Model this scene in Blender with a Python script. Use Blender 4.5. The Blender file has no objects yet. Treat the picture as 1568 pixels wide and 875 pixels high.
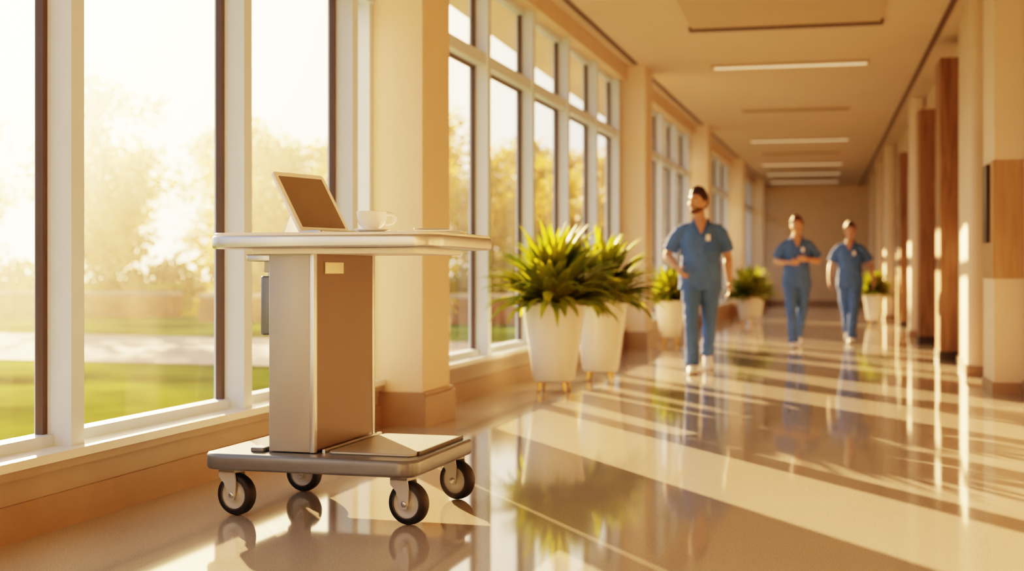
import bpy, math, random
from mathutils import Vector, Matrix, noise
random.seed(7)
R = math.radians
scene = bpy.context.scene

# ------------------------------------------------------------------ materials
def new_mat(name):
    m = bpy.data.materials.new(name); m.use_nodes = True
    nt = m.node_tree; b = nt.nodes['Principled BSDF']
    return m, nt, b

def pmat(name, col, rough=0.5, metal=0.0, var=0.06, scale=8.0, bump=0.0, bscale=60.0, coat=0.0, sss=0.0, stretch=None, spec=0.5):
    m, nt, b = new_mat(name)
    tc = nt.nodes.new('ShaderNodeTexCoord')
    mp = nt.nodes.new('ShaderNodeMapping')
    if stretch: mp.inputs['Scale'].default_value = stretch
    nt.links.new(tc.outputs['Object'], mp.inputs['Vector'])
    nz = nt.nodes.new('ShaderNodeTexNoise'); nz.inputs['Scale'].default_value = scale
    nz.inputs['Detail'].default_value = 5
    nt.links.new(mp.outputs['Vector'], nz.inputs['Vector'])
    cr = nt.nodes.new('ShaderNodeValToRGB')
    cr.color_ramp.elements[0].position = 0.3; cr.color_ramp.elements[1].position = 0.7
    cr.color_ramp.elements[0].color = [c*(1-var) for c in col] + [1]
    cr.color_ramp.elements[1].color = [min(1, c*(1+var)) for c in col] + [1]
    nt.links.new(nz.outputs['Fac'], cr.inputs['Fac'])
    nt.links.new(cr.outputs['Color'], b.inputs['Base Color'])
    b.inputs['Roughness'].default_value = rough
    b.inputs['Metallic'].default_value = metal
    b.inputs['Coat Weight'].default_value = coat
    b.inputs['Specular IOR Level'].default_value = spec
    if bump > 0:
        n2 = nt.nodes.new('ShaderNodeTexNoise'); n2.inputs['Scale'].default_value = bscale
        n2.inputs['Detail'].default_value = 4
        nt.links.new(mp.outputs['Vector'], n2.inputs['Vector'])
        bp = nt.nodes.new('ShaderNodeBump'); bp.inputs['Strength'].default_value = bump
        bp.inputs['Distance'].default_value = 0.02
        nt.links.new(n2.outputs['Fac'], bp.inputs['Height'])
        nt.links.new(bp.outputs['Normal'], b.inputs['Normal'])
    return m

def wood_mat(name, c1, c2, rough=0.35):
    m, nt, b = new_mat(name)
    tc = nt.nodes.new('ShaderNodeTexCoord'); mp = nt.nodes.new('ShaderNodeMapping')
    mp.inputs['Scale'].default_value = (9, 9, 0.6)
    nt.links.new(tc.outputs['Object'], mp.inputs['Vector'])
    nz = nt.nodes.new('ShaderNodeTexNoise'); nz.inputs['Scale'].default_value = 3
    nz.inputs['Detail'].default_value = 8; nz.inputs['Distortion'].default_value = 0.6
    nt.links.new(mp.outputs['Vector'], nz.inputs['Vector'])
    cr = nt.nodes.new('ShaderNodeValToRGB')
    cr.color_ramp.elements[0].position = .35; cr.color_ramp.elements[1].position = .65
    cr.color_ramp.elements[0].color = (*c1, 1); cr.color_ramp.elements[1].color = (*c2, 1)
    nt.links.new(nz.outputs['Fac'], cr.inputs['Fac']); nt.links.new(cr.outputs['Color'], b.inputs['Base Color'])
    b.inputs['Roughness'].default_value = rough
    return m

def leaf_mat(name, c1, c2, transl=0.5, scale=3.0):
    m, nt, b = new_mat(name)
    out = nt.nodes['Material Output']
    tc = nt.nodes.new('ShaderNodeTexCoord')
    nz = nt.nodes.new('ShaderNodeTexNoise'); nz.inputs['Scale'].default_value = scale
    nt.links.new(tc.outputs['Object'], nz.inputs['Vector'])
    cr = nt.nodes.new('ShaderNodeValToRGB')
    cr.color_ramp.elements[0].position = .35; cr.color_ramp.elements[1].position = .65
    cr.color_ramp.elements[0].color = (*c1, 1); cr.color_ramp.elements[1].color = (*c2, 1)
    nt.links.new(nz.outputs['Fac'], cr.inputs['Fac'])
    nt.links.new(cr.outputs['Color'], b.inputs['Base Color'])
    b.inputs['Roughness'].default_value = 0.5
    b.inputs['Specular IOR Level'].default_value = 0.25
    t = nt.nodes.new('ShaderNodeBsdfTranslucent')
    nt.links.new(cr.outputs['Color'], t.inputs['Color'])
    mx = nt.nodes.new('ShaderNodeMixShader'); mx.inputs[0].default_value = transl
    nt.links.new(b.outputs[0], mx.inputs[1]); nt.links.new(t.outputs[0], mx.inputs[2])
    nt.links.new(mx.outputs[0], out.inputs['Surface'])
    return m

def emis_mat(name, col, s):
    m, nt, b = new_mat(name)
    b.inputs['Base Color'].default_value = (*col, 1)
    b.inputs['Emission Color'].default_value = (*col, 1)
    b.inputs['Emission Strength'].default_value = s
    return m

M_wall = pmat('wall_paint', (0.66, 0.52, 0.38), 0.55, var=0.02, scale=2, bump=0.02, bscale=200)
M_pillar = pmat('pillar_paint', (0.68, 0.55, 0.42), 0.5, var=0.02, scale=2)
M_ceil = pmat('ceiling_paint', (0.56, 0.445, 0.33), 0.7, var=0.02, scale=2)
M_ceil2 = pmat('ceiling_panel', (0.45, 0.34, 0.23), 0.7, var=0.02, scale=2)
M_slot = pmat('slot_dark', (0.10, 0.07, 0.05), 0.5)
M_base = pmat('baseboard_tan', (0.31, 0.21, 0.14), 0.4, var=0.05)
M_sillf = pmat('sill_cladding', (0.35, 0.28, 0.215), 0.38, var=0.03)
M_sill = pmat('sill_white', (0.76, 0.78, 0.78), 0.25, var=0.02)
M_frame = pmat('window_aluminium', (0.62, 0.72, 0.82), 0.35, var=0.02)
M_gasket = pmat('window_gasket', (0.10, 0.065, 0.05), 0.4)
M_wood = wood_mat('walnut_panel', (0.18, 0.09, 0.04), (0.30, 0.16, 0.075))
M_oak = wood_mat('oak_panel', (0.34, 0.20, 0.095), (0.42, 0.26, 0.135))
M_black = pmat('black_metal', (0.03, 0.025, 0.02), 0.4)
M_lite = emis_mat('light_diffuser', (1.0, 0.82, 0.58), 1.1)

# floor: polished terrazzo
M_floor, nt, b = new_mat('polished_terrazzo')
tc = nt.nodes.new('ShaderNodeTexCoord')
v1 = nt.nodes.new('ShaderNodeTexVoronoi'); v1.inputs['Scale'].default_value = 130
n1 = nt.nodes.new('ShaderNodeTexNoise'); n1.inputs['Scale'].default_value = 260; n1.inputs['Detail'].default_value = 3
n0 = nt.nodes.new('ShaderNodeTexNoise'); n0.inputs['Scale'].default_value = 1.2; n0.inputs['Detail'].default_value = 4
for n in (v1, n1, n0): nt.links.new(tc.outputs['Object'], n.inputs['Vector'])
cr = nt.nodes.new('ShaderNodeValToRGB')
cr.color_ramp.elements[0].position = 0.38; cr.color_ramp.elements[0].color = (0.28, 0.25, 0.22, 1)
cr.color_ramp.elements[1].position = 0.55; cr.color_ramp.elements[1].color = (0.44, 0.40, 0.36, 1)
nt.links.new(n1.outputs['Fac'], cr.inputs['Fac'])
mx = nt.nodes.new('ShaderNodeMixRGB'); mx.blend_type = 'MULTIPLY'; mx.inputs[0].default_value = 0.25
nt.links.new(cr.outputs['Color'], mx.inputs[1])
cr2 = nt.nodes.new('ShaderNodeValToRGB'); cr2.color_ramp.elements[0].color = (.6, .6, .6, 1)
nt.links.new(v1.outputs['Color'], cr2.inputs['Fac']); nt.links.new(cr2.outputs['Color'], mx.inputs[2])
nt.links.new(mx.outputs[0], b.inputs['Base Color'])
mr = nt.nodes.new('ShaderNodeMapRange'); mr.inputs['To Min'].default_value = 0.035; mr.inputs['To Max'].default_value = 0.085
nt.links.new(n0.outputs['Fac'], mr.inputs['Value']); nt.links.new(mr.outputs[0], b.inputs['Roughness'])
b.inputs['IOR'].default_value = 1.62

# glass
M_glass, nt, b = new_mat('window_glass')
nt.nodes.remove(b); out = nt.nodes['Material Output']
tr = nt.nodes.new('ShaderNodeBsdfTransparent'); tr.inputs[0].default_value = (0.97, 0.97, 0.95, 1)
gl = nt.nodes.new('ShaderNodeBsdfGlossy'); gl.inputs['Roughness'].default_value = 0.02
lw = nt.nodes.new('ShaderNodeFresnel'); lw.inputs[0].default_value = 1.3
ms = nt.nodes.new('ShaderNodeMixShader')
nt.links.new(lw.outputs[0], ms.inputs[0]); nt.links.new(tr.outputs[0], ms.inputs[1]); nt.links.new(gl.outputs[0], ms.inputs[2])
nt.links.new(ms.outputs[0], out.inputs['Surface'])

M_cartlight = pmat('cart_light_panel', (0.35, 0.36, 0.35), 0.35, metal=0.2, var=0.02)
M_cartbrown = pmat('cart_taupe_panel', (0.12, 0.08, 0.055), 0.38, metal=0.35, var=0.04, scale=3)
M_alu = pmat('brushed_aluminium', (0.54, 0.545, 0.55), 0.3, metal=0.8, var=0.04, scale=5)
M_basegrey = pmat('cart_base_grey', (0.155, 0.175, 0.20), 0.3, metal=0.3, var=0.03)
M_white = pmat('white_laminate', (0.80, 0.79, 0.77), 0.3, var=0.01)
M_porc = pmat('porcelain', (0.90, 0.91, 0.92), 0.15, var=0.01, coat=0.6)
M_rubber = pmat('tyre_rubber', (0.012, 0.012, 0.012), 0.55)
M_hub = pmat('caster_grey_plastic', (0.40, 0.42, 0.43), 0.35, var=0.02)
M_screen = pmat('tablet_screen', (0.17, 0.135, 0.105), 0.22, var=0.03, coat=0.5)
M_paper = pmat('paper', (0.85, 0.83, 0.78), 0.6, var=0.02)
M_label = pmat('label_cream', (0.80, 0.70, 0.50), 0.4, var=0.02)
M_pot = pmat('glazed_planter', (0.76, 0.72, 0.66), 0.3, var=0.02, coat=0.3)
M_gold = pmat('brass', (0.70, 0.45, 0.16), 0.3, metal=0.9)
M_soil = pmat('potting_soil', (0.06, 0.04, 0.025), 0.9, var=0.4, scale=40, bump=0.5)
M_leaf = leaf_mat('fern_leaf', (0.14, 0.21, 0.02), (0.44, 0.43, 0.03), 0.5, 4)
M_tleaf = leaf_mat('tree_leaf', (0.34, 0.22, 0.03), (0.62, 0.39, 0.07), 0.55, 0.5)
M_bark = pmat('bark', (0.22, 0.14, 0.08), 0.9, var=0.3)
M_lawn = pmat('lawn_grass', (0.125, 0.150, 0.025), 1.0, var=0.75, scale=0.45, bump=0.6, bscale=15, spec=0.0)
M_path = pmat('concrete_path', (0.46, 0.33, 0.25), 0.9, var=0.08, scale=0.8, spec=0.1)
M_brick = pmat('red_brick', (0.40, 0.14, 0.06), 0.9, var=0.25, scale=2, spec=0.1)
M_hedge = leaf_mat('hedge_leaf', (0.20, 0.15, 0.025), (0.38, 0.25, 0.05), 0.5, 1.0)
M_scrub = pmat('scrub_cotton_blue', (0.09, 0.18, 0.38), 0.85, var=0.10, scale=6, bump=0.9, bscale=9, spec=0.15)
M_scrubtrim = pmat('scrub_trim_blue', (0.07, 0.14, 0.31), 0.85, spec=0.15)
M_skinA = pmat('skin_tan', (0.50, 0.28, 0.185), 0.5, var=0.05, scale=20)
M_skinB = pmat('skin_fair', (0.56, 0.33, 0.22), 0.5, var=0.05, scale=20)
M_lip = pmat('lips', (0.42, 0.15, 0.12), 0.45)
M_eye = pmat('eye_white', (0.8, 0.78, 0.75), 0.2)
M_iris = pmat('iris', (0.06, 0.03, 0.02), 0.2)
M_hairD = pmat('hair_dark', (0.04, 0.02, 0.011), 0.5, var=0.4, scale=60, bump=0.8, bscale=120, stretch=(1, 1, .2))
M_hairB = pmat('hair_brown', (0.11, 0.045, 0.020), 0.5, var=0.4, scale=60, bump=0.8, bscale=120, stretch=(1, 1, .2))
M_beard = pmat('beard_brown', (0.12, 0.06, 0.035), 0.7, var=0.4, scale=90, bump=0.6, bscale=150)
M_shoe = pmat('shoe_white', (0.75, 0.73, 0.70), 0.5, var=0.03)
M_sole = pmat('shoe_sole', (0.30, 0.26, 0.22), 0.6)

# ------------------------------------------------------------------ mesh builder
class MB:
    def __init__(self, xf=None):
        self.v = []; self.f = []; self.mi = []; self.sm = []; self.mats = []; self.xf = xf
    def add(self, vs, fs, mat, smooth=False, M=None):
        if mat not in self.mats: self.mats.append(mat)
        k = self.mats.index(mat); o = len(self.v)
        for p in vs:
            p = Vector(p)
            if M is not None: p = M @ p
            if self.xf: p = self.xf(p)
            self.v.append(p)
        for f in fs:
            self.f.append([i+o for i in f]); self.mi.append(k); self.sm.append(smooth)
    def box(self, x0, x1, y0, y1, z0, z1, mat, M=None, bev=0.0):
        if bev > 0:
            self.slab(x0, x1, y0, y1, z0, z1, bev, bev*0.6, mat, seg=3, M=M); return
        vs = [(x0,y0,z0),(x1,y0,z0),(x1,y1,z0),(x0,y1,z0),(x0,y0,z1),(x1,y0,z1),(x1,y1,z1),(x0,y1,z1)]
        fs = [(0,3,2,1),(4,5,6,7),(0,1,5,4),(1,2,6,5),(2,3,7,6),(3,0,4,7)]
        self.add(vs, fs, mat, False, M)
    def slab(self, x0, x1, y0, y1, z0, z1, r, e, mat, seg=8, M=None, topmat=None):
        """rounded-corner slab with softened top/bottom edges"""
        def ring(inset, z):
            pts = []; rr = max(r-inset, 0.0005)
            cs = [(x1-inset-rr, y1-inset-rr, 0), (x0+inset+rr, y1-inset-rr, 90), (x0+inset+rr, y0+inset+rr, 180), (x1-inset-rr, y0+inset+rr, 270)]
            for cx, cy, a0 in cs:
                for i in range(seg+1):
                    a = R(a0+90*i/seg); pts.append((cx+rr*math.cos(a), cy+rr*math.sin(a), z))
            return pts
        prof = []
        for i in range(4): a = R(90*i/3); prof.append((e*(1-math.sin(a)), z0+e*(1-math.cos(a))))
        for i in range(4): a = R(90*i/3); prof.append((e*(1-math.cos(a)), z1-e*(1-math.sin(a))))
        n = 4*(seg+1); vs = []
        for ins, z in prof: vs += ring(ins, z)
        fs = []
        for k in range(len(prof)-1):
            for i in range(n):
                j = (i+1) % n
                fs.append((k*n+i, k*n+j, (k+1)*n+j, (k+1)*n+i))
        self.add(vs, fs, mat, True, M)
        t = ring(*[prof[-1][0], prof[-1][1]]); self.add(t, [tuple(range(n))], topmat or mat, False, M)
        t = ring(*[prof[0][0], prof[0][1]]); self.add(t, [tuple(reversed(range(n)))], mat, False, M)
    def lathe(self, prof, mat, c=(0,0,0), seg=32, M=None, smooth=True):
        vs = []; fs = []; n = seg
        for r, z in prof:
            for i in range(n):
                a = 2*math.pi*i/n; vs.append((c[0]+r*math.cos(a), c[1]+r*math.sin(a), c[2]+z))
        for k in range(len(prof)-1):
            for i in range(n):
                j = (i+1) % n; fs.append((k*n+i, k*n+j, (k+1)*n+j, (k+1)*n+i))
        self.add(vs, fs, mat, smooth, M)
    def loft(self, pts, rad, mat, side=(1,0,0), seg=16, sub=4, M=None, power=2.0, smooth=True):
        pts = [Vector(p) for p in pts]; rad = [(r, r) if not isinstance(r, (tuple, list)) else r for r in rad]
        P = []; Q = []; n = len(pts)
        def cat(a, b, c, d, t):
            return 0.5*((2*b)+(c-a)*t+(2*a-5*b+4*c-d)*t*t+(3*b-a-3*c+d)*t*t*t)
        for i in range(n-1):
            i0 = max(i-1, 0); i3 = min(i+2, n-1)
            for s in range(sub):
                t = s/sub
                P.append(cat(pts[i0], pts[i], pts[i+1], pts[i3], t))
                Q.append((max(cat(rad[i0][0], rad[i][0], rad[i+1][0], rad[i3][0], t), 0.0005), max(cat(rad[i0][1], rad[i][1], rad[i+1][1], rad[i3][1], t), 0.0005)))
        P.append(pts[-1]); Q.append(rad[-1])
        side = Vector(side); vs = []; m = len(P)
        for k in range(m):
            t = (P[min(k+1, m-1)]-P[max(k-1, 0)]).normalized()
            a = (side - t*side.dot(t)).normalized(); b = t.cross(a)
            for i in range(seg):
                an = 2*math.pi*i/seg; ca, sa = math.cos(an), math.sin(an)
                ca = math.copysign(abs(ca)**(2/power), ca); sa = math.copysign(abs(sa)**(2/power), sa)
                vs.append(P[k]+a*(Q[k][0]*ca)+b*(Q[k][1]*sa))
        fs = []
        for k in range(m-1):
            for i in range(seg):
                j = (i+1) % seg; fs.append((k*seg+i, k*seg+j, (k+1)*seg+j, (k+1)*seg+i))
        fs.append(tuple(reversed(range(seg)))); fs.append(tuple(range((m-1)*seg, m*seg)))
        self.add(vs, fs, mat, smooth, M)
    def ell(self, c, r, mat, M=None, fn=None, nu=24, nv=16):
        vs = []; fs = []
        def pt(x, y, z):
            if fn: return fn(x, y, z)
            return (c[0]+x*r[0], c[1]+y*r[1], c[2]+z*r[2])
        vs.append(pt(0, 0, -1))
        for k in range(1, nv):
            th = math.pi*k/nv
            for i in range(nu):
                a = 2*math.pi*i/nu
                vs.append(pt(math.sin(th)*math.cos(a), math.sin(th)*math.sin(a), -math.cos(th)))
        vs.append(pt(0, 0, 1))
        for i in range(nu): fs.append((0, 1+(i+1) % nu, 1+i))
        for k in range(nv-2):
            for i in range(nu):
                j = (i+1) % nu; o = 1+k*nu
                fs.append((o+i, o+j, o+nu+j, o+nu+i))
        o = 1+(nv-2)*nu; L = len(vs)-1
        for i in range(nu): fs.append((o+i, o+(i+1) % nu, L))
        self.add(vs, fs, mat, True, M)
    def build(self, name, parent=None, loc=None, rot=None, coll=None):
        me = bpy.data.meshes.new(name)
        me.from_pydata([tuple(p) for p in self.v], [], self.f)
        for m in self.mats: me.materials.append(m)
        for i, p in enumerate(me.polygons):
            p.material_index = self.mi[i]; p.use_smooth = self.sm[i]
        me.update()
        o = bpy.data.objects.new(name, me); scene.collection.objects.link(o)
        if parent: o.parent = parent
        if loc: o.location = loc
        if rot: o.rotation_euler = rot
        return o

def empty(name, loc, rz=0, sc=1):
    e = bpy.data.objects.new(name, None); scene.collection.objects.link(e)
    e.location = loc; e.rotation_euler = (0, 0, rz); e.scale = (sc, sc, sc)
    e.empty_display_size = 0.1
    return e

# ------------------------------------------------------------------ room
CEIL = 3.7
YF = 42.0   # far end
YB = -5.0   # behind the viewpoint
BETA = 0.034
cb, sb = math.cos(BETA), math.sin(BETA)
def LX(p):   # left-wall frame -> world (wall leans gently into the corridor with distance)
    return Vector((-3.17+p.x*cb+p.y*sb, p.y*cb-p.x*sb, p.z))

m = MB(); m.box(-3.6, 1.9, YB, YF+.3, -0.12, 0, M_floor); m.build('floor')
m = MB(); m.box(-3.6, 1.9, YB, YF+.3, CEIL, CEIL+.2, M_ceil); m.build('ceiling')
m = MB(); m.box(-3.6, 1.9, YF, YF+.2, 0, CEIL, M_wall); m.build('wall_far')
m = MB(); m.box(-3.6, 1.9, YB-.2, YB, 0, CEIL, M_wall); m.build('wall_back')
m = MB(); m.box(1.65, 1.85, YB, YF, 0, CEIL, M_wall); m.build('wall_right')

pill = [(-8.7+7.9, -8.7+8.47), (8.1, 8.67), (17.05, 17.62), (24.2, 24.77), (31.4, 31.97), (38.0, 38.57)]
bays = []
prev = YB
for a, b_ in pill:
    bays.append((prev, a)); prev = b_
bays.append((prev, YF))
m = MB(LX)
m.box(-.12, .13, YB, YF, -0.0, .27, M_sillf)
m.box(-.12, .17, YB, YF, 3.52, CEIL, M_wall)
for a, b_ in pill:
    m.box(-.12, .42, a, b_, 0, CEIL, M_pillar)
m.build('wall_left')
m = MB(LX)
for a, b_ in bays:
    m.box(-.10, .17, a, b_, .27, .305, M_sill)
m.build('window_sill')
m = MB(LX)
for a, b_ in bays:
    m.box(.13, .145, a, b_, 0, .14, M_base)
    m.box(.13, .155, a, b_, .235, .268, M_sillf)
for a, b_ in pill:
    m.box(-.05, .455, a-.035, b_+.035, 0, .20, M_base)
    m.box(-.05, .44, a-.02, b_+.02, .20, .225, M_base)
m.build('baseboard_left')

def window(n, a, b_, muls):
    m = MB(LX)
    zs, zt, zm = .305, 3.52, 2.8
    for y in muls:
        m.box(-.06, .11, y-.045, y+.045, zs, zt, M_frame)
        m.box(-.035, .0, y-.075, y+.075, zs, zt, M_gasket)
    m.box(-.06, .08, a, a+.06, zs, zt, M_frame); m.box(-.06, .08, b_-.06, b_, zs, zt, M_frame)
    m.box(-.06, .09, a, b_, zm-.05, zm+.05, M_frame)
    m.box(-.035, .0, a, b_, zm-.075, zm+.075, M_gasket)
    m.box(-.05, .03, a, b_, zs, zs+.045, M_frame)
    m.box(-.05, .03, a, b_, zt-.05, zt, M_frame)
    m.add([(-.02, a, zs), (-.02, b_, zs), (-.02, b_, zt), (-.02, a, zt)], [(0, 1, 2, 3)], M_glass)
    m.build('window_%d' % n)
ml = {0: [-3.5, -2.1], 1: [.2, 1.73, 3.23, 4.74, 6.25, 7.72], 2: [9.2, 10.75, 12.3, 13.85, 15.4, 16.85],
      3: [19.1, 20.65, 22.2, 23.75], 4: [26.2, 27.7, 29.2, 30.8], 5: [33.4, 34.9, 36.4], 6: [39.8]}
for i, (a, b_) in enumerate(bays):
    window(i+1, a, b_, [y for y in ml[i] if a+.1 < y < b_-.1])

# ceiling trims, slots, recessed panels and linear lights
m = MB(LX)
for a, b_ in bays:
    m.box(.30, .36, a+.25, b_-.25, CEIL-.012, CEIL, M_slot)
m.build('trim_1')
m = MB(); m.box(1.30, 1.36, 10, YF, CEIL-.012, CEIL, M_slot); m.build('trim_2')
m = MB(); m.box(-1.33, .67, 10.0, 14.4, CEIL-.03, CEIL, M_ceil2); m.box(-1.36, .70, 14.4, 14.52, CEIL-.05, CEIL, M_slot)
m.build('ceiling_panel')
for y in (5.0, 9.4, 17.2, 27.0, 33.0, 36.2, 39.4):
    m = MB(); m.box(-1.33, .67, y-.09, y+.09, CEIL-.035, CEIL, M_ceil2); m.box(-1.29, .63, y-.06, y+.06, CEIL-.045, CEIL-.034, M_lite)
    m.build('ceiling_light')
for y in (22.0, 30.0, 34.6, 37.8):
    m = MB(); m.box(-1.2, .55, y-.09, y+.09, CEIL-.03, CEIL, M_ceil2); m.box(-1.16, .51, y-.05, y-.02, CEIL-.035, CEIL-.029, M_slot)
    m.box(-1.16, .51, y+.02, y+.05, CEIL-.035, CEIL-.029, M_slot); m.build('air_vent')

# right side pilasters, wood portals and doors
WR = 1.649
m = MB()
m.box(1.42, WR, 11.3, 12.0, 0, .95, M_pillar)
m.box(1.41, WR, 11.29, 12.0, .95, 1.92, M_oak)
m.box(1.42, WR, 11.3, 12.0, 1.92, CEIL-.002, M_pillar)
m.box(1.405, WR, 11.285, 12.0, 0, .10, M_base)
m.build('pilaster')
for y0, y1, x in ((13.2, 13.9, 1.44), (14.3, 14.9, 1.50), (21.0, 21.6, 1.42), (28.6, 29.3, 1.42), (33.0, 33.6, 1.45), (37.2, 37.8, 1.45)):
    m = MB(); m.slab(x, WR, y0, y1, 0, CEIL-.002, .08, .002, M_pillar); m.box(x-.015, WR, y0-.015, y1+.015, 0, .1, M_base)
    m.build('pilaster')
k = 1
for y0, y1, top, x in ((15.6, 16.2, 3.45, 1.38), (19.2, 19.7, 3.3, 1.42), (24.9, 25.4, 3.2, 1.50)):
    m = MB(); m.box(x, WR, y0, y1, 0, top, M_wood); m.box(x-.01, WR, y0-.01, y1+.01, 0, .10, M_black)
    m.build('wood_pilaster')
for y0, y1 in ((12.08, 13.1), (16.6, 18.4), (22.2, 23.7), (26.4, 27.6), (30.2, 31.6)):
    m = MB()
    m.box(1.60, WR, y0, y1, 0, 2.35, M_wood)
    m.box(1.585, 1.60, y0+.08, y1-.08, 0.01, 2.27, M_oak)
    m.loft([(1.585, y0+.2, 1.0), (1.53, y0+.2, 1.0), (1.53, y0+.2, 1.5), (1.585, y0+.2, 1.5)], [.012]*4, M_alu, side=(0, 1, 0), seg=8)
    m.box(1.575, 1.585, y0+.35, y0+.5, 1.2, 1.9, M_black)
    m.build('door_%d' % k); k += 1
m = MB()
for y0, y1 in ((YB, 11.28), (14.92, 15.55), (19.75, 20.95), (23.75, 24.85), (27.65, 28.55), (31.65, 32.95), (33.65, 37.15), (37.85, YF)):
    m.box(1.635, WR, y0, y1, 0, .12, M_base)
m.build('baseboard_right')
m = MB(); m.box(1.38, 1.41, 11.5, 11.75, 1.25, 1.9, M_black, bev=.008); m.build('wall_sign')
m = MB(); m.box(-1.6, 1.6, YF-.015, YF, 0, .12, M_base); m.build('baseboard_far')

# haze volume added outside the windows to give them a warm glow
M_haze = bpy.data.materials.new('added_glow_haze'); M_haze.use_nodes = True
nt = M_haze.node_tree; nt.nodes.remove(nt.nodes['Principled BSDF'])
vs_ = nt.nodes.new('ShaderNodeVolumeScatter'); vs_.inputs['Color'].default_value = (1, .88, .70, 1)
vs_.inputs['Density'].default_value = 0.0024; vs_.inputs['Anisotropy'].default_value = 0.85
nt.links.new(vs_.outputs[0], nt.nodes['Material Output'].inputs['Volume'])
m = MB(); m.box(-26, -4.1, 3, 27.4, -.12, 7, M_haze); m.build('added_glow_haze')

# ------------------------------------------------------------------ exterior
m = MB(); m.box(-120, -3.75, -40, 160, -.4, -.15, M_lawn); m.build('lawn_ground')
m = MB(); m.add([(-60, 27, -.14), (-60, 20, -.14), (-4.6, 14.6, -.14), (-4.6, 20.6, -.14)], [(0, 1, 2, 3)], M_path)
m.build('garden_path')
m = MB()
for x0, x1, y in ((-60, -16, 30.5), (-14, -5, 28.0)):
    m.box(x0, x1, y, y+.5, -.2, .42, M_brick); m.box(x0, x1, y-.05, y+.55, .42, .50, M_path)
m.build('garden_wall')

def leaves(m, centers, per, cr, size, mat):
    vs = []; fs = []
    for c in centers:
        c = Vector(c)
        for _ in range(per):
            d = Vector((random.gauss(0, 1), random.gauss(0, 1), random.gauss(0, .8)))*cr*.55
            p = c+d; s = size*random.uniform(.6, 1.3)
            u = Vector((random.uniform(-1, 1), random.uniform(-1, 1), random.uniform(-1, 1))).normalized()
            w = u.orthogonal().normalized()
            o = len(vs)
            vs += [p-u*s, p+w*s*.5, p+u*s, p-w*s*.5]; fs.append((o, o+1, o+2, o+3))
    m.add(vs, fs, mat)

tree_meshes = []
for k in range(4):
    m = MB()
    m.loft([(0, 0, -.1), (.08, .05, 1.5), (-.05, 0, 3.2), (.1, .05, 5.4)], [.17, .12, .09, .03], M_bark, seg=8)
    cs = []
    for i in range(50):
        a = random.uniform(0, 2*math.pi); z = random.uniform(1.7, 6.9)
        rr = 2.0*math.sin(math.pi*min(max((z-1.0)/6.5, 0), 1))**.7*random.uniform(.3, 1.0)
        cs.append((rr*math.cos(a), rr*math.sin(a), z))
        if i % 4 == 0:
            m.loft([(0, 0, z*.6+.3), (rr*math.cos(a)*.5, rr*math.sin(a)*.5, z*.85), (rr*math.cos(a), rr*math.sin(a), z)], [.05, .035, .012], M_bark, seg=6, sub=2)
    leaves(m, cs, 80, .68, .14, M_tleaf)
    o = m.build('tree'); tree_meshes.append(o)
spots = [(-20.6, 35, .98), (-16.3, 36.5, .78), (-14.0, 35.5, .70), (-12.3, 40, .92)]
for o, (x, y, s) in zip(tree_meshes, spots):
    o.location = (x, y, -.15); o.scale = (s, s, s)
more = [(-25.5, 35, .9), (-19, 42, .8), (-29, 38, .95), (-14, 46, .8), (-11.5, 50, .85), (-9.5, 46, .7), (-12.5, 56, 1.0),
        (-9.2, 58, .9), (-8, 66, 1.0), (-10.5, 70, 1.1), (-34, 44, 1.1), (-24, 50, 1.0), (-17, 54, 1.0), (-8, 54, .7), (-7.5, 40, .6), (-9.6, 37.5, .62),
        (-40, 36, 1.0), (-20, 64, 1.1), (-14, 76, 1.2), (-8.5, 82, 1.2), (-23.5, 40, .8), (-17.5, 47, .8)]
for i, (x, y, s) in enumerate(more):
    o = bpy.data.objects.new('tree', tree_meshes[i % 4].data); scene.collection.objects.link(o)
    o.location = (x, y, -.15); o.scale = (s*random.uniform(.9, 1.15), s, s); o.rotation_euler = (0, 0, random.uniform(0, 6))
m = MB()
cs = []
for i in range(240):
    x = random.uniform(-52, -5.5); cs.append((x, random.uniform(32.4, 33.2), random.uniform(.0, 1.1)))
leaves(m, cs, 60, .55, .14, M_hedge)
m.build('garden_hedge')

# ------------------------------------------------------------------ medical cart
cart = empty('medical_cart', (-1.95, 5.27, 0), R(-3))
TT = 1.160
m = MB()
m.slab(-.45, .55, -.42, .40, TT-.064, TT-.010, .10, .012, M_alu, seg=10)
m.slab(-.442, .542, -.412, .392, TT-.014, TT, .095, .004, M_white, seg=10)
m.slab(-.30, .42, -.32, .32, TT-.085, TT-.060, .05, .006, M_white, seg=6)
m.build('tabletop', cart)
m = MB()
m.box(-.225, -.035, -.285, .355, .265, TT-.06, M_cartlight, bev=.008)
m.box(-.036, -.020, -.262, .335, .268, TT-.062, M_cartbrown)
m.box(-.040, -.016, -.290, -.262, .265, TT-.06, M_alu, bev=.004)
m.box(-.040, -.016, .335, .360, .265, TT-.06, M_alu, bev=.004)
m.build('column', cart)
m = MB()
m.slab(-.021, -.014, -.185, .00, .995, 1.042, .002, .001, M_label, seg=2)
m.build('label_plate', cart)
m = MB()
m.slab(-.29, -.22, -.24, -.14, .74, .985, .02, .008, M_basegrey)
m.loft([(-.225, -.19, 1.02), (-.262, -.19, 1.03), (-.262, -.19, .96)], [.012, .012, .012], M_alu, seg=10)
m.box(-.33, -.20, -.28, .10, TT-.115, TT-.085, M_alu, bev=.008)
m.box(-.26, -.22, -.26, -.10, TT-.16, TT-.11, M_hub, bev=.008)
m.build('side_handset', cart)
m = MB()
m.slab(-.48, .45, -.39, .40, .195, .262, .075, .014, M_basegrey, seg=10)
m.slab(.03, .40, -.27, .36, .262, .272, .03, .004, M_cartlight, seg=6)
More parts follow.
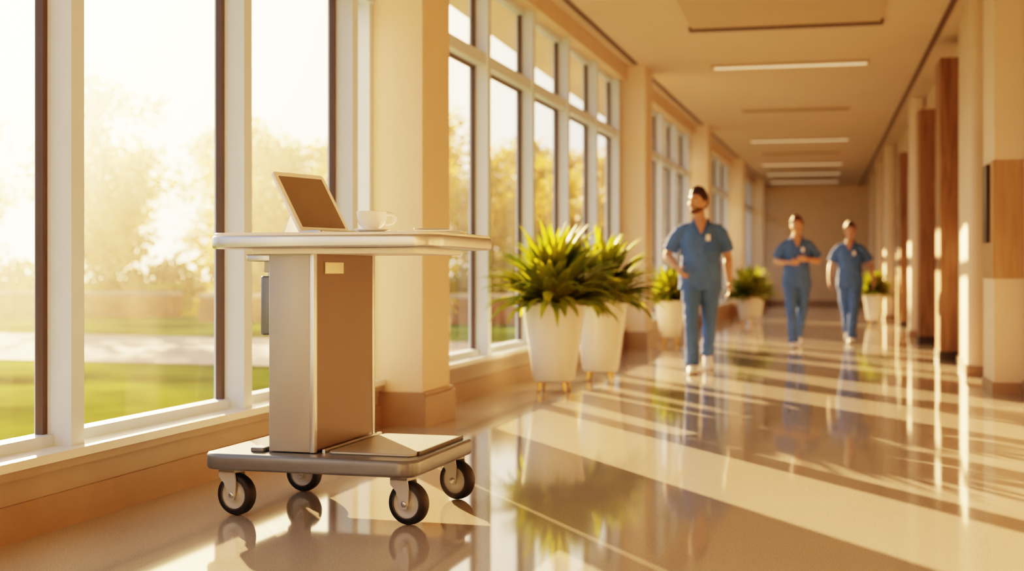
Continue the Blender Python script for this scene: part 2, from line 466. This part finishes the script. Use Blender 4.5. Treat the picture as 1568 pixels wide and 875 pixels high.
m.box(-.001, .012, -.25, .37, .262, .276, M_alu); m.box(.40, .41, -.22, .34, .262, .278, M_black)
m.box(-.30, -.24, -.30, .36, .262, .280, M_basegrey, bev=.006)
m.build('base', cart)

def caster(n, x, y, ang):
    m = MB(); r = .086; w = .025
    T = Matrix.Translation((x, y, 0)) @ Matrix.Rotation(ang, 4, 'Z')
    W = T @ Matrix.Translation((0.028, 0, r+.001)) @ Matrix.Rotation(R(90), 4, 'X')
    m.lathe([(r*.68, -w), (r*.92, -w), (r*.985, -w*.6), (r, 0), (r*.985, w*.6), (r*.92, w), (r*.68, w)], M_rubber, M=W, seg=40)
    m.lathe([(.0005, -w*.55), (r*.18, -w*1.15), (r*.25, -w*.7), (r*.62, -w*.6), (r*.72, -w*1.02), (r*.72, w*1.02), (r*.62, w*.6), (r*.25, w*.7), (r*.18, w*1.15), (.0005, w*.55)], M_hub, M=W, seg=40)
    for s in (-1, 1):
        yy = s*.033
        vs = []
        prof = [(-.038, .188), (.040, .188), (.048, .150), (.046, .088), (.038, .068), (.020, .066), (.008, .085), (-.012, .135), (-.038, .160)]
        n_ = len(prof)
        for dy in (-.003, .003):
            vs += [(px, yy+dy, pz) for px, pz in prof]
        fs = [tuple(range(n_)), tuple(reversed(range(n_, 2*n_)))]+[(i, i+n_, (i+1) % n_+n_, (i+1) % n_) for i in range(n_)]
        m.add(vs, fs, M_hub, False, T)
    m.box(-.038, .042, -.036, .036, .178, .190, M_hub, M=T)
    m.lathe([(.0005, 0), (.012, 0), (.012, .082), (.0005, .082)], M_alu, M=W @ Matrix.Translation((0, 0, -.041)), seg=16)
    m.lathe([(.026, .186), (.026, .200), (.0005, .200)], M_alu, M=T, seg=20)
    m.build('caster_%d' % n, cart)
caster(1, -.385, -.30, R(-10)); caster(2, .37, -.30, R(-12)); caster(3, -.37, .31, R(-6)); caster(4, .37, .31, R(-20))

# tablet (screen faces +X and leans back toward -X)
tab = empty('tablet_computer', (-2.01, 5.20, TT+.002), R(-19))
TM = Matrix.Rotation(-R(32), 4, 'Y')
m = MB()
def tslab(x0, x1, ya, yb, za, zb, r, e, mat):
    mm = TM @ Matrix(((0, 0, 1, 0), (0, 1, 0, 0), (-1, 0, 0, 0), (0, 0, 0, 1)))
    m.slab(-zb, -za, ya, yb, x0, x1, r, e, mat, M=mm)
tslab(-.016, 0, -.162, .162, .006, .312, .018, .004, M_white)
tslab(-.0005, .0012, -.138, .138, .032, .288, .004, .0004, M_screen)
m.build('display', tab)
m = MB()
m.slab(-.02, .10, -.16, .16, 0, .012, .02, .004, M_alu)
m.box(.02, .085, -.14, .14, .012, .014, M_hub)
m.add([(-.128, -.05, .17), (-.128, .05, .17), (-.20, .06, .0), (-.20, -.06, .0), (-.122, -.05, .17), (-.122, .05, .17), (-.192, .06, .0), (-.192, -.06, .0)],
      [(0, 1, 2, 3), (7, 6, 5, 4), (0, 3, 7, 4), (1, 5, 6, 2), (3, 2, 6, 7), (0, 4, 5, 1)], M_white)
m.build('stand', tab)

# cup on a small saucer
m = MB()
S_ = Matrix.Translation((0, 0, .006)) @ Matrix.Scale(1.08, 4)
m.lathe([(.0005, .004), (.030, .004), (.032, 0), (.034, .003), (.032, .009), (.046, .022), (.056, .045), (.0595, .070), (.0600, .072), (.0575, .071), (.053, .045), (.040, .020), (.0005, .012)], M_porc, seg=40, M=S_)
m.loft([(.052, 0, .060), (.075, 0, .062), (.088, 0, .048), (.078, 0, .030), (.052, 0, .026)], [(.005, .007)]*5, M_porc, side=(0, 1, 0), seg=10, sub=5, M=S_)
m.lathe([(.0005, 0), (.040, 0), (.074, .009), (.076, .012), (.072, .0125), (.040, .005), (.0005, .005)], M_porc, seg=40)
m.build('coffee_cup', loc=(-1.735, 4.975, TT+.001), rot=(0, 0, R(8)))
m = MB()
for i in range(5):
    M_ = Matrix.Translation((0, 0, .0022*i)) @ Matrix.Rotation(R(random.uniform(-5, 5)), 4, 'Z')
    m.box(-.13, .13, -.105, .105, 0, .002, M_paper, M=M_)
m.build('paper_stack', loc=(-1.56, 5.24, TT+.001), rot=(0, 0, R(12)))
m = MB()
m.loft([(-.07, 0, 0), (.06, 0, 0), (.075, 0, 0)], [.0045, .0045, .001], M_hub, side=(0, 1, 0), seg=8)
m.build('pen', loc=(-1.55, 5.18, TT+.018), rot=(0, 0, R(25)))

# ------------------------------------------------------------------ planters
def plant_mesh(seed, rp, hp, name, loc, spread=.55, nl=120):
    random.seed(seed)
    m = MB(); z0 = .09
    m.lathe([(.0005, z0), (rp*.60, z0), (rp*.66, z0+.015), (rp*.78, z0+hp*.35), (rp*.93, z0+hp*.75), (rp*1.0, z0+hp-.02), (rp*1.02, z0+hp), (rp*.96, z0+hp+.002), (rp*.93, z0+hp-.05)], M_pot, seg=48)
    m.lathe([(rp*.93, z0+hp-.05), (.0005, z0+hp-.035)], M_soil, seg=32)
    for i in range(4):
        a = math.pi/4+i*math.pi/2
        m.loft([(rp*.52*math.cos(a), rp*.52*math.sin(a), z0+.01), (rp*.60*math.cos(a), rp*.60*math.sin(a), .0)], [.014, .009], M_gold, side=(1, 0, 0), seg=8)
    for i in range(nl):
        a = random.uniform(0, 2*math.pi); t = (i+.5)/nl
        el = R(88-64*t+random.uniform(-8, 8)); L = spread*random.uniform(.8, 1.15)*(1.05-.2*t); w = random.uniform(.030, .048)
        base = Vector((math.cos(a)*rp*.3*t, math.sin(a)*rp*.3*t, z0+hp-.05))
        vs = []; fs = []; n = 9; p = base.copy(); e = el; aa = a
        for k in range(n+1):
            s = k/n
            ww = w*(math.sin(math.pi*min(s*.85+.13, 1))**.8)*(1.25 if s < .6 else 1.0)
            if k == n: ww = .001
            d = Vector((math.cos(aa)*math.cos(e), math.sin(aa)*math.cos(e), math.sin(e)))
            sd = Vector((-math.sin(aa), math.cos(aa), 0)); up = d.cross(sd)*-1
            vs += [p-sd*ww+up*ww*.35, p.copy(), p+sd*ww+up*ww*.35]
            p = p+d*(L/n); e -= R(4+11*s)*(0.5+.7*t); aa += random.uniform(-.03, .03)
            if k < n:
                o = k*3; fs += [(o, o+1, o+4, o+3), (o+1, o+2, o+5, o+4)]
        m.add(vs, fs, M_leaf, True)
    return m.build(name, loc=loc)
plant_mesh(1, .265, .66, 'potted_plant', (-2.14, 10.75, 0), .68, 260)
plant_mesh(2, .250, .66, 'potted_plant', (-1.94, 11.95, 0), .65, 260)
plant_mesh(3, .21, .52, 'potted_plant', (-1.98, 18.3, 0), .55, 160)
plant_mesh(4, .20, .45, 'potted_plant', (-1.28, 25.2, 0), .62, 160)
plant_mesh(5, .20, .45, 'potted_plant', (-1.22, 27.0, 0), .62, 160)
plant_mesh(6, .20, .50, 'potted_plant', (1.08, 25.9, 0), .50, 160)

# ------------------------------------------------------------------ people
def smooth(a, b, x):
    t = min(max((x-a)/(b-a), 0), 1); return t*t*(3-2*t)

def head_fn(x, y, z, k=1.0):
    rx, ry, rz = .078, .098, .120
    nar = 1-.26*smooth(-.15, -1.0, z)
    px = x*rx*nar; py = y*ry; pz = z*rz
    if y > 0: py *= 1-.35*smooth(-.1, -.9, z)
    else: py *= 1-.10*smooth(-.3, -1.0, z)
    for sx in (-1, 1):
        d2 = ((px-sx*.031)/.018)**2+((pz-.006)/.014)**2
        if y < 0: py += .010*math.exp(-d2)
    return Vector((px*k, py*k, pz*k))

def finger(m, p, d, n, L, r, c, mat):
    d = d.normalized(); pts = [p-d*.012]; q = p.copy(); pts.append(q.copy()); side = d.cross(n)
    ang = 0
    for f, b in ((.45, .45), (.30, .9), (.25, .7)):
        ang += c*b
        dd = d*math.cos(ang)+n*math.sin(ang)
        q = q+dd*(L*f); pts.append(q.copy())
    m.loft(pts, [r, r*1.02, r*.95, r*.86, r*.55], mat, side=side, seg=8, sub=3)

def hand(m, w, d, n, s, curl, mat, sc=1.0):
    """w wrist, d toward fingertips, n palm normal (fingers curl to n), s thumb side"""
    w = Vector(w); d = Vector(d).normalized(); s = Vector(s); s = (s-d*s.dot(d)).normalized(); n0 = Vector(n)
    n = d.cross(s); n = n if n.dot(n0) > 0 else -n
    m.loft([w-d*.02, w, w+d*.03*sc, w+d*.065*sc, w+d*.092*sc], [(.025*sc, .021*sc), (.027*sc, .020*sc), (.036*sc, .019*sc), (.042*sc, .017*sc), (.039*sc, .012*sc)], mat, side=s, seg=12, sub=3)
    for off, L in ((.030, .072), (.010, .082), (-.010, .076), (-.029, .060)):
        finger(m, w+d*.088*sc+s*off*sc, d+s*off*2.2, n, L*sc, .0090*sc, curl*(1.0+(.030-off)*5), mat)
    finger(m, w+d*.028*sc+s*.030*sc+n*.004, d*.75+s*.62+n*.25, n, .062*sc, .0105*sc, curl*.6, mat)

def person(name, loc, yaw, sc, P, skin, hair, female, head_yaw, head_pitch=0.0):
    root = empty(name, loc, yaw, sc)
    fw = .90 if female else 1.0
    m = MB()
    HM = Matrix.Translation(Vector(P['head'])) @ Matrix.Rotation(head_yaw, 4, 'Z') @ Matrix.Rotation(head_pitch, 4, 'X')
    hs = .99 if female else 1.03
    HM = HM @ Matrix.Scale(hs, 4)
    m.ell((0, 0, 0), (1, 1, 1), skin, M=HM, fn=head_fn, nu=40, nv=30)
    m.loft([(0, -.090, .030), (0, -.104, .004), (0, -.114, -.018), (0, -.100, -.030)], [.007, .010, .0145, .010], skin, M=HM, seg=10)
    m.ell((0, -.080, -.096), (.028, .022, .020), skin, M=HM)
    m.ell((0, -.091, -.054), (.026, .012, .012), skin, M=HM)
    for s in (-1, 1):
        m.ell((s*.081, .012, -.004), (.008, .020, .032), skin, M=HM, nu=12, nv=10)
        m.ell((s*.043, -.066, -.030), (.022, .018, .022), skin, M=HM, nu=12, nv=10)
        m.loft([(s*.010, -.092, .026), (s*.032, -.094, .030), (s*.052, -.080, .024)], [.006, .007, .004], skin, M=HM, side=(0, 0, 1), seg=8)
    hd = Vector(P['head'])
    nr = .052 if female else .064
    m.loft([(hd.x*.5, .02, 1.37), (hd.x*.6, .018, 1.43), (hd.x*.9, .014, 1.49), (hd.x, .010, 1.54), (hd.x, .008, hd.z-.04)], [(nr*2.1, nr*1.2), (nr*1.5, nr*1.1), (nr*1.08, nr), (nr*.98, nr*.98), (nr*.95, nr)], skin, seg=20)
    m.loft([(0, -.045, 1.470), (0, -.088, 1.41), (0, -.120, 1.355), (0, -.128, 1.315)], [(.062, .030), (.046, .028), (.024, .018), (.004, .006)], skin, seg=14)
    m.loft([(0, 0, 1.0), (0, 0, 1.2), (0, 0, 1.37), (0, 0, 1.42)], [(.13*fw, .09), (.14*fw, .09), (.12*fw, .08), (.08, .06)], skin)
    ar = .90 if female else 1.0
    for s, key in ((-1, 'R'), (1, 'L')):
        sh, el, wr, hdv, hn, hs_ = P['arm'+key]
        sh, el, wr = Vector(sh), Vector(el), Vector(wr)
        mid = sh.lerp(el, .5); fm = el.lerp(wr, .3)
        m.loft([sh+Vector((-s*.05, 0, -.03)), sh+Vector((-s*.008, 0, -.03)), mid, el, fm, el.lerp(wr, .75), wr], [.030, .042*ar, .047*ar, .040*ar, .043*ar, .032*ar, .0245*ar], skin, side=(0, 1, 0), seg=14, sub=5)
        hand(m, wr, hdv, hn, hs_, P.get('curl', .5), skin, .93 if female else 1.0)
    for key in ('R', 'L'):
        hp, kn, an, toe = [Vector(q) for q in P['leg'+key]]
        m.loft([an.lerp(kn, .3), an], [.036, .036], skin, side=(1, 0, 0), seg=10)
    o = m.build('body', root)
    rm = o.modifiers.new('skin_union', 'REMESH'); rm.mode = 'VOXEL'; rm.voxel_size = .0045; rm.use_smooth_shade = True
    sm = o.modifiers.new('relax', 'SMOOTH'); sm.factor = .5; sm.iterations = 4
    m = MB()
    for s in (-1, 1):
        m.ell((s*.031, -.0835, .006), (.0135, .0085, .0068), M_eye, M=HM, nu=14, nv=10)
        m.ell((s*.031, -.0902, .006), (.0055, .003, .0058), M_iris, M=HM, nu=12, nv=8)
        m.loft([(s*.014, -.097, .026), (s*.032, -.0985, .031), (s*.050, -.086, .025)], [.0025, .0035, .002], hair, M=HM, side=(0, 0, 1), seg=6)
    m.loft([(-.022, -.096, -.056), (-.008, -.1045, -.052), (0, -.104, -.053), (.008, -.1045, -.052), (.022, -.096, -.056)], [.0015, .004, .0035, .004, .0015], M_lip, M=HM, side=(0, 0, 1), seg=8)
    m.loft([(-.018, -.097, -.060), (0, -.104, -.063), (.018, -.097, -.060)], [.0015, .0052, .0015], M_lip, M=HM, side=(0, 0, 1), seg=8)
    m.build('face_features', root)
    m = MB()
    def hair_fn(x, y, z):
        line = .50 if y < -.6 else (.50-(y+.6)*1.2)
        line = max(line, -.60)
        up = smooth(line-.05, line+.07, z)
        k = .93+up*(.18 if not female else .20)
        p = head_fn(x, y, z, 1.0)
        nz_ = noise.noise(Vector((x*6, y*6, z*6)))*.012*up
        top = smooth(.4, 1.0, z)*(.014 if not female else .008)
        return Vector((p.x*(k+nz_*3), p.y*(k+nz_*3)+.002, p.z*(k+nz_*4)+up*.004+top))
    m.ell((0, 0, 0), (1, 1, 1), hair, M=HM, fn=hair_fn, nu=64, nv=56)
    if female:
        m.ell((0, .115, .065), (.048, .040, .046), hair, M=HM)
        m.ell((0, .092, .040), (.056, .030, .050), hair, M=HM)
    else:
        def beard_fn(x, y, z):
            reg = smooth(-.30, -.52, z)*smooth(.30, .05, y)
            mouth = math.exp(-((x/.30)**2+((z+.49)/.09)**2)) if y < 0 else 0
            k = .90+.118*reg*(1-mouth*.9)
            return head_fn(x, y, z)*k
        m.ell((0, 0, 0), (1, 1, 1), M_beard, M=HM, fn=beard_fn, nu=64, nv=56)
        m.ell((0, -.081, -.096), (.029, .023, .021), M_beard, M=HM)
        m.loft([(-.028, -.092, -.052), (0, -.1055, -.042), (.028, -.092, -.052)], [.0025, .004, .0025], M_beard, M=HM, side=(0, 0, 1), seg=8)
    m.build('hair', root)
    # ---- scrub top
    m = MB()
    hw = P['hem']; w = fw
    m.loft([(0, .005, hw), (0, .005, .95), (0, .0, 1.08), (0, -.003, 1.22), (0, 0, 1.32), (0, .003, 1.385), (0, .008, 1.435), (0, .012, 1.475)],
           [(.212*w, .150), (.202*w, .145), (.186*w, .130), (.190*w, .130), (.194*w, .128), (.172*w, .108), (.122*w, .084), (.070, .060)], M_scrub, seg=32, power=2.2)
    for s, key in ((-1, 'R'), (1, 'L')):
        sh, el = Vector(P['arm'+key][0]), Vector(P['arm'+key][1])
        c = Vector((s*.10*w, .005, 1.405))
        m.loft([c, sh+Vector((-s*.012, 0, -.012)), sh.lerp(el, .35), sh.lerp(el, .78)], [(.060, .050), (.074, .066), (.074, .070), (.082, .080)], M_scrub, side=(0, 1, 0), seg=18, sub=5)
        m.ell(tuple(sh+Vector((-s*.012, 0, -.015))), (.068, .072, .062), M_scrub)
    o = m.build('scrub_top', root)
    rm = o.modifiers.new('cloth_union', 'REMESH'); rm.mode = 'VOXEL'; rm.voxel_size = .008; rm.use_smooth_shade = True
    sm = o.modifiers.new('relax', 'SMOOTH'); sm.factor = .5; sm.iterations = 6
    tx = bpy.data.textures.new('fold', 'CLOUDS'); tx.noise_scale = .10
    dm = o.modifiers.new('folds', 'DISPLACE'); dm.texture = tx; dm.strength = .026; dm.mid_level = .45; dm.texture_coords = 'LOCAL'
    m = MB()
    for s in (-1, 1):
        m.loft([(s*.072, -.02, 1.487), (s*.066, -.078, 1.447), (s*.036, -.128, 1.377), (0, -.142, 1.307)], [(.004, .011)]*4, M_scrubtrim, side=(0, 1, 0), seg=8)
    m.slab(.05, .15, -.150, -.138, 1.17, 1.28, .003, .001, M_scrubtrim)
    m.slab(.045, .085, -.158, -.148, 1.27, 1.33, .003, .001, M_white)
    m.build('neckline_and_badge', root)
    # ---- trousers
    m = MB()
    m.loft([(0, .01, .80), (0, .008, .88), (0, .005, .97)], [(.165*w, .12), (.180*w, .13), (.165*w, .12)], M_scrub, seg=24)
    for key in ('R', 'L'):
        hp, kn, an, toe = [Vector(q) for q in P['leg'+key]]
        m.loft([hp+Vector((0, 0, .02)), hp.lerp(kn, .25), hp.lerp(kn, .65), kn, kn.lerp(an, .35), kn.lerp(an, .75), kn.lerp(an, 1.03)],
               [(.090, .105), (.098, .110), (.084, .095), (.070, .078), (.068, .076), (.064, .068), (.070, .072)], M_scrub, side=(1, 0, 0), seg=20, sub=4)
    o = m.build('scrub_trousers', root)
    rm = o.modifiers.new('cloth_union', 'REMESH'); rm.mode = 'VOXEL'; rm.voxel_size = .008; rm.use_smooth_shade = True
    sm = o.modifiers.new('relax', 'SMOOTH'); sm.factor = .5; sm.iterations = 5
    dm = o.modifiers.new('folds', 'DISPLACE'); dm.texture = tx; dm.strength = .028; dm.mid_level = .5; dm.texture_coords = 'LOCAL'
    for key, nm in (('R', 'shoe_right'), ('L', 'shoe_left')):
        hp, kn, an, toe = [Vector(q) for q in P['leg'+key]]
        m = MB()
        d = (toe-an)
        f = Vector((d.x, d.y, 0)).normalized()
        pitch = P['pitch'+key]
        S = Matrix.Translation(an) @ f.to_track_quat('-Y', 'Z').to_matrix().to_4x4() @ Matrix.Rotation(pitch, 4, 'X')
        m.loft([(0, .075, -.045), (0, .055, -.040), (0, .0, -.030), (0, -.07, -.045), (0, -.135, -.055), (0, -.185, -.062), (0, -.205, -.066)],
               [(.020, .020), (.038, .040), (.042, .048), (.046, .036), (.049, .028), (.038, .020), (.012, .010)], M_shoe, M=S, side=(1, 0, 0), seg=16, power=2.5)
        m.loft([(0, .078, -.078), (0, .05, -.078), (0, -.05, -.078), (0, -.14, -.078), (0, -.20, -.076), (0, -.212, -.074)],
               [(.022, .008), (.040, .009), (.042, .009), (.052, .009), (.038, .008), (.010, .006)], M_sole, M=S, side=(1, 0, 0), seg=16, power=3)
        m.build(nm, root)
    return root

man = dict(
    head=(-.02, -.015, 1.652), hem=.80, curl=.45,
    armR=((-.195, 0, 1.370), (-.315, .06, 1.13), (-.235, -.11, 1.02), (.55, -.45, -.75), (.5, .8, 0), (.3, -1, .2)),
    armL=((.195, .0, 1.370), (.265, .05, 1.12), (.275, -.04, .875), (0, -.1, -1), (-1, 0, 0), (0, -1, 0)),
    legR=((-.088, 0, .90), (-.095, -.165, .51), (-.085, -.19, .088), (-.095, -.42, .0)), pitchR=0.0,
    legL=((.088, 0, .90), (.085, .00, .50), (.090, .33, .185), (.10, .15, 0)), pitchL=R(36))
person('male_nurse', (-1.13, 13.2, 0), R(8), 1.035, man, M_skinA, M_hairD, False, R(-42))
w1 = dict(
    head=(0, -.01, 1.628), hem=.80, curl=.9,
    armR=((-.168, 0, 1.365), (-.265, .05, 1.14), (-.105, -.20, 1.13), (.85, -.2, .05), (0, 1, 0), (0, -.1, 1)),
    armL=((.168, .0, 1.365), (.285, .04, 1.15), (.115, -.20, 1.17), (-.85, -.2, .1), (0, 1, 0), (0, -.1, 1)),
    legR=((-.082, 0, .90), (-.080, -.14, .50), (-.060, -.17, .088), (-.06, -.40, .0)), pitchR=0.0,
    legL=((.082, 0, .90), (.070, .0, .50), (.045, .30, .175), (.045, .15, 0)), pitchL=R(34))
person('female_nurse', (-.25, 17.8, 0), R(6), 1.0, w1, M_skinB, M_hairB, True, R(-12))
w2 = dict(
    head=(.0, -.01, 1.628), hem=.80, curl=.55,
    armR=((-.168, 0, 1.365), (-.265, .05, 1.13), (-.285, -.08, .90), (.05, -.25, -1), (1, 0, 0), (0, -1, 0)),
    armL=((.168, .0, 1.365), (.285, .08, 1.14), (.335, -.02, .90), (.05, -.15, -1), (-1, 0, 0), (0, -1, 0)),
    legR=((-.082, 0, .90), (-.065, .0, .50), (-.040, .28, .175), (-.04, .15, 0)), pitchR=R(34),
    legL=((.082, 0, .90), (.060, -.14, .50), (.030, -.17, .088), (.03, -.40, .0)), pitchL=0.0)
person('female_nurse', (.47, 19.2, 0), R(-4), .98, w2, M_skinA, M_hairD, True, R(18))

# ------------------------------------------------------------------ light
sd = Vector((-.56, .828, 0)).normalized()
elev = R(14)
sun_dir = Vector((sd.x*math.cos(elev), sd.y*math.cos(elev), math.sin(elev)))
L = bpy.data.lights.new('sun', 'SUN'); L.energy = 92; L.color = (1.0, .59, .28); L.angle = R(0.55)
so = bpy.data.objects.new('sun', L); scene.collection.objects.link(so)
so.rotation_euler = sun_dir.to_track_quat('Z', 'Y').to_euler(); so.location = (-20, 30, 20)

w = bpy.data.worlds.new('evening_sky'); scene.world = w; w.use_nodes = True
nt = w.node_tree; bg = nt.nodes['Background']
tc = nt.nodes.new('ShaderNodeTexCoord')
dp = nt.nodes.new('ShaderNodeVectorMath'); dp.operation = 'DOT_PRODUCT'; dp.inputs[1].default_value = sun_dir
nt.links.new(tc.outputs['Generated'], dp.inputs[0])
mxm = nt.nodes.new('ShaderNodeMath'); mxm.operation = 'MAXIMUM'; mxm.inputs[1].default_value = 0
nt.links.new(dp.outputs['Value'], mxm.inputs[0])
pw = nt.nodes.new('ShaderNodeMath'); pw.operation = 'POWER'; pw.inputs[1].default_value = 6
nt.links.new(mxm.outputs[0], pw.inputs[0])
pw2 = nt.nodes.new('ShaderNodeMath'); pw2.operation = 'POWER'; pw2.inputs[1].default_value = 40
nt.links.new(mxm.outputs[0], pw2.inputs[0])
mc = nt.nodes.new('ShaderNodeMixRGB')
mc.inputs[1].default_value = (1.7, 2.2, 2.9, 1); mc.inputs[2].default_value = (9.5, 8.2, 6.0, 1)
nt.links.new(pw.outputs[0], mc.inputs[0])
mc2 = nt.nodes.new('ShaderNodeMixRGB'); mc2.inputs[2].default_value = (36, 22, 9, 1)
nt.links.new(pw2.outputs[0], mc2.inputs[0]); nt.links.new(mc.outputs[0], mc2.inputs[1])
nt.links.new(mc2.outputs[0], bg.inputs['Color']); bg.inputs['Strength'].default_value = 1.0

scene.view_settings.view_transform = 'Filmic'
for lk in ('High Contrast', 'Filmic - High Contrast'):
    try:
        scene.view_settings.look = lk; break
    except Exception: pass
scene.view_settings.exposure = -1.15

# ------------------------------------------------------------------ camera
cam = bpy.data.cameras.new('camera'); co = bpy.data.objects.new('camera', cam); scene.collection.objects.link(co)
cam.sensor_width = 36; cam.lens = 36*2000/1568
cam.shift_y = -20/1568
co.location = (0, 0, 1.0); co.rotation_euler = (R(90), 0, R(13.1))
cam.dof.use_dof = True; cam.dof.focus_distance = 5.3; cam.dof.aperture_fstop = 1.6
cam.clip_end = 500
scene.camera = co
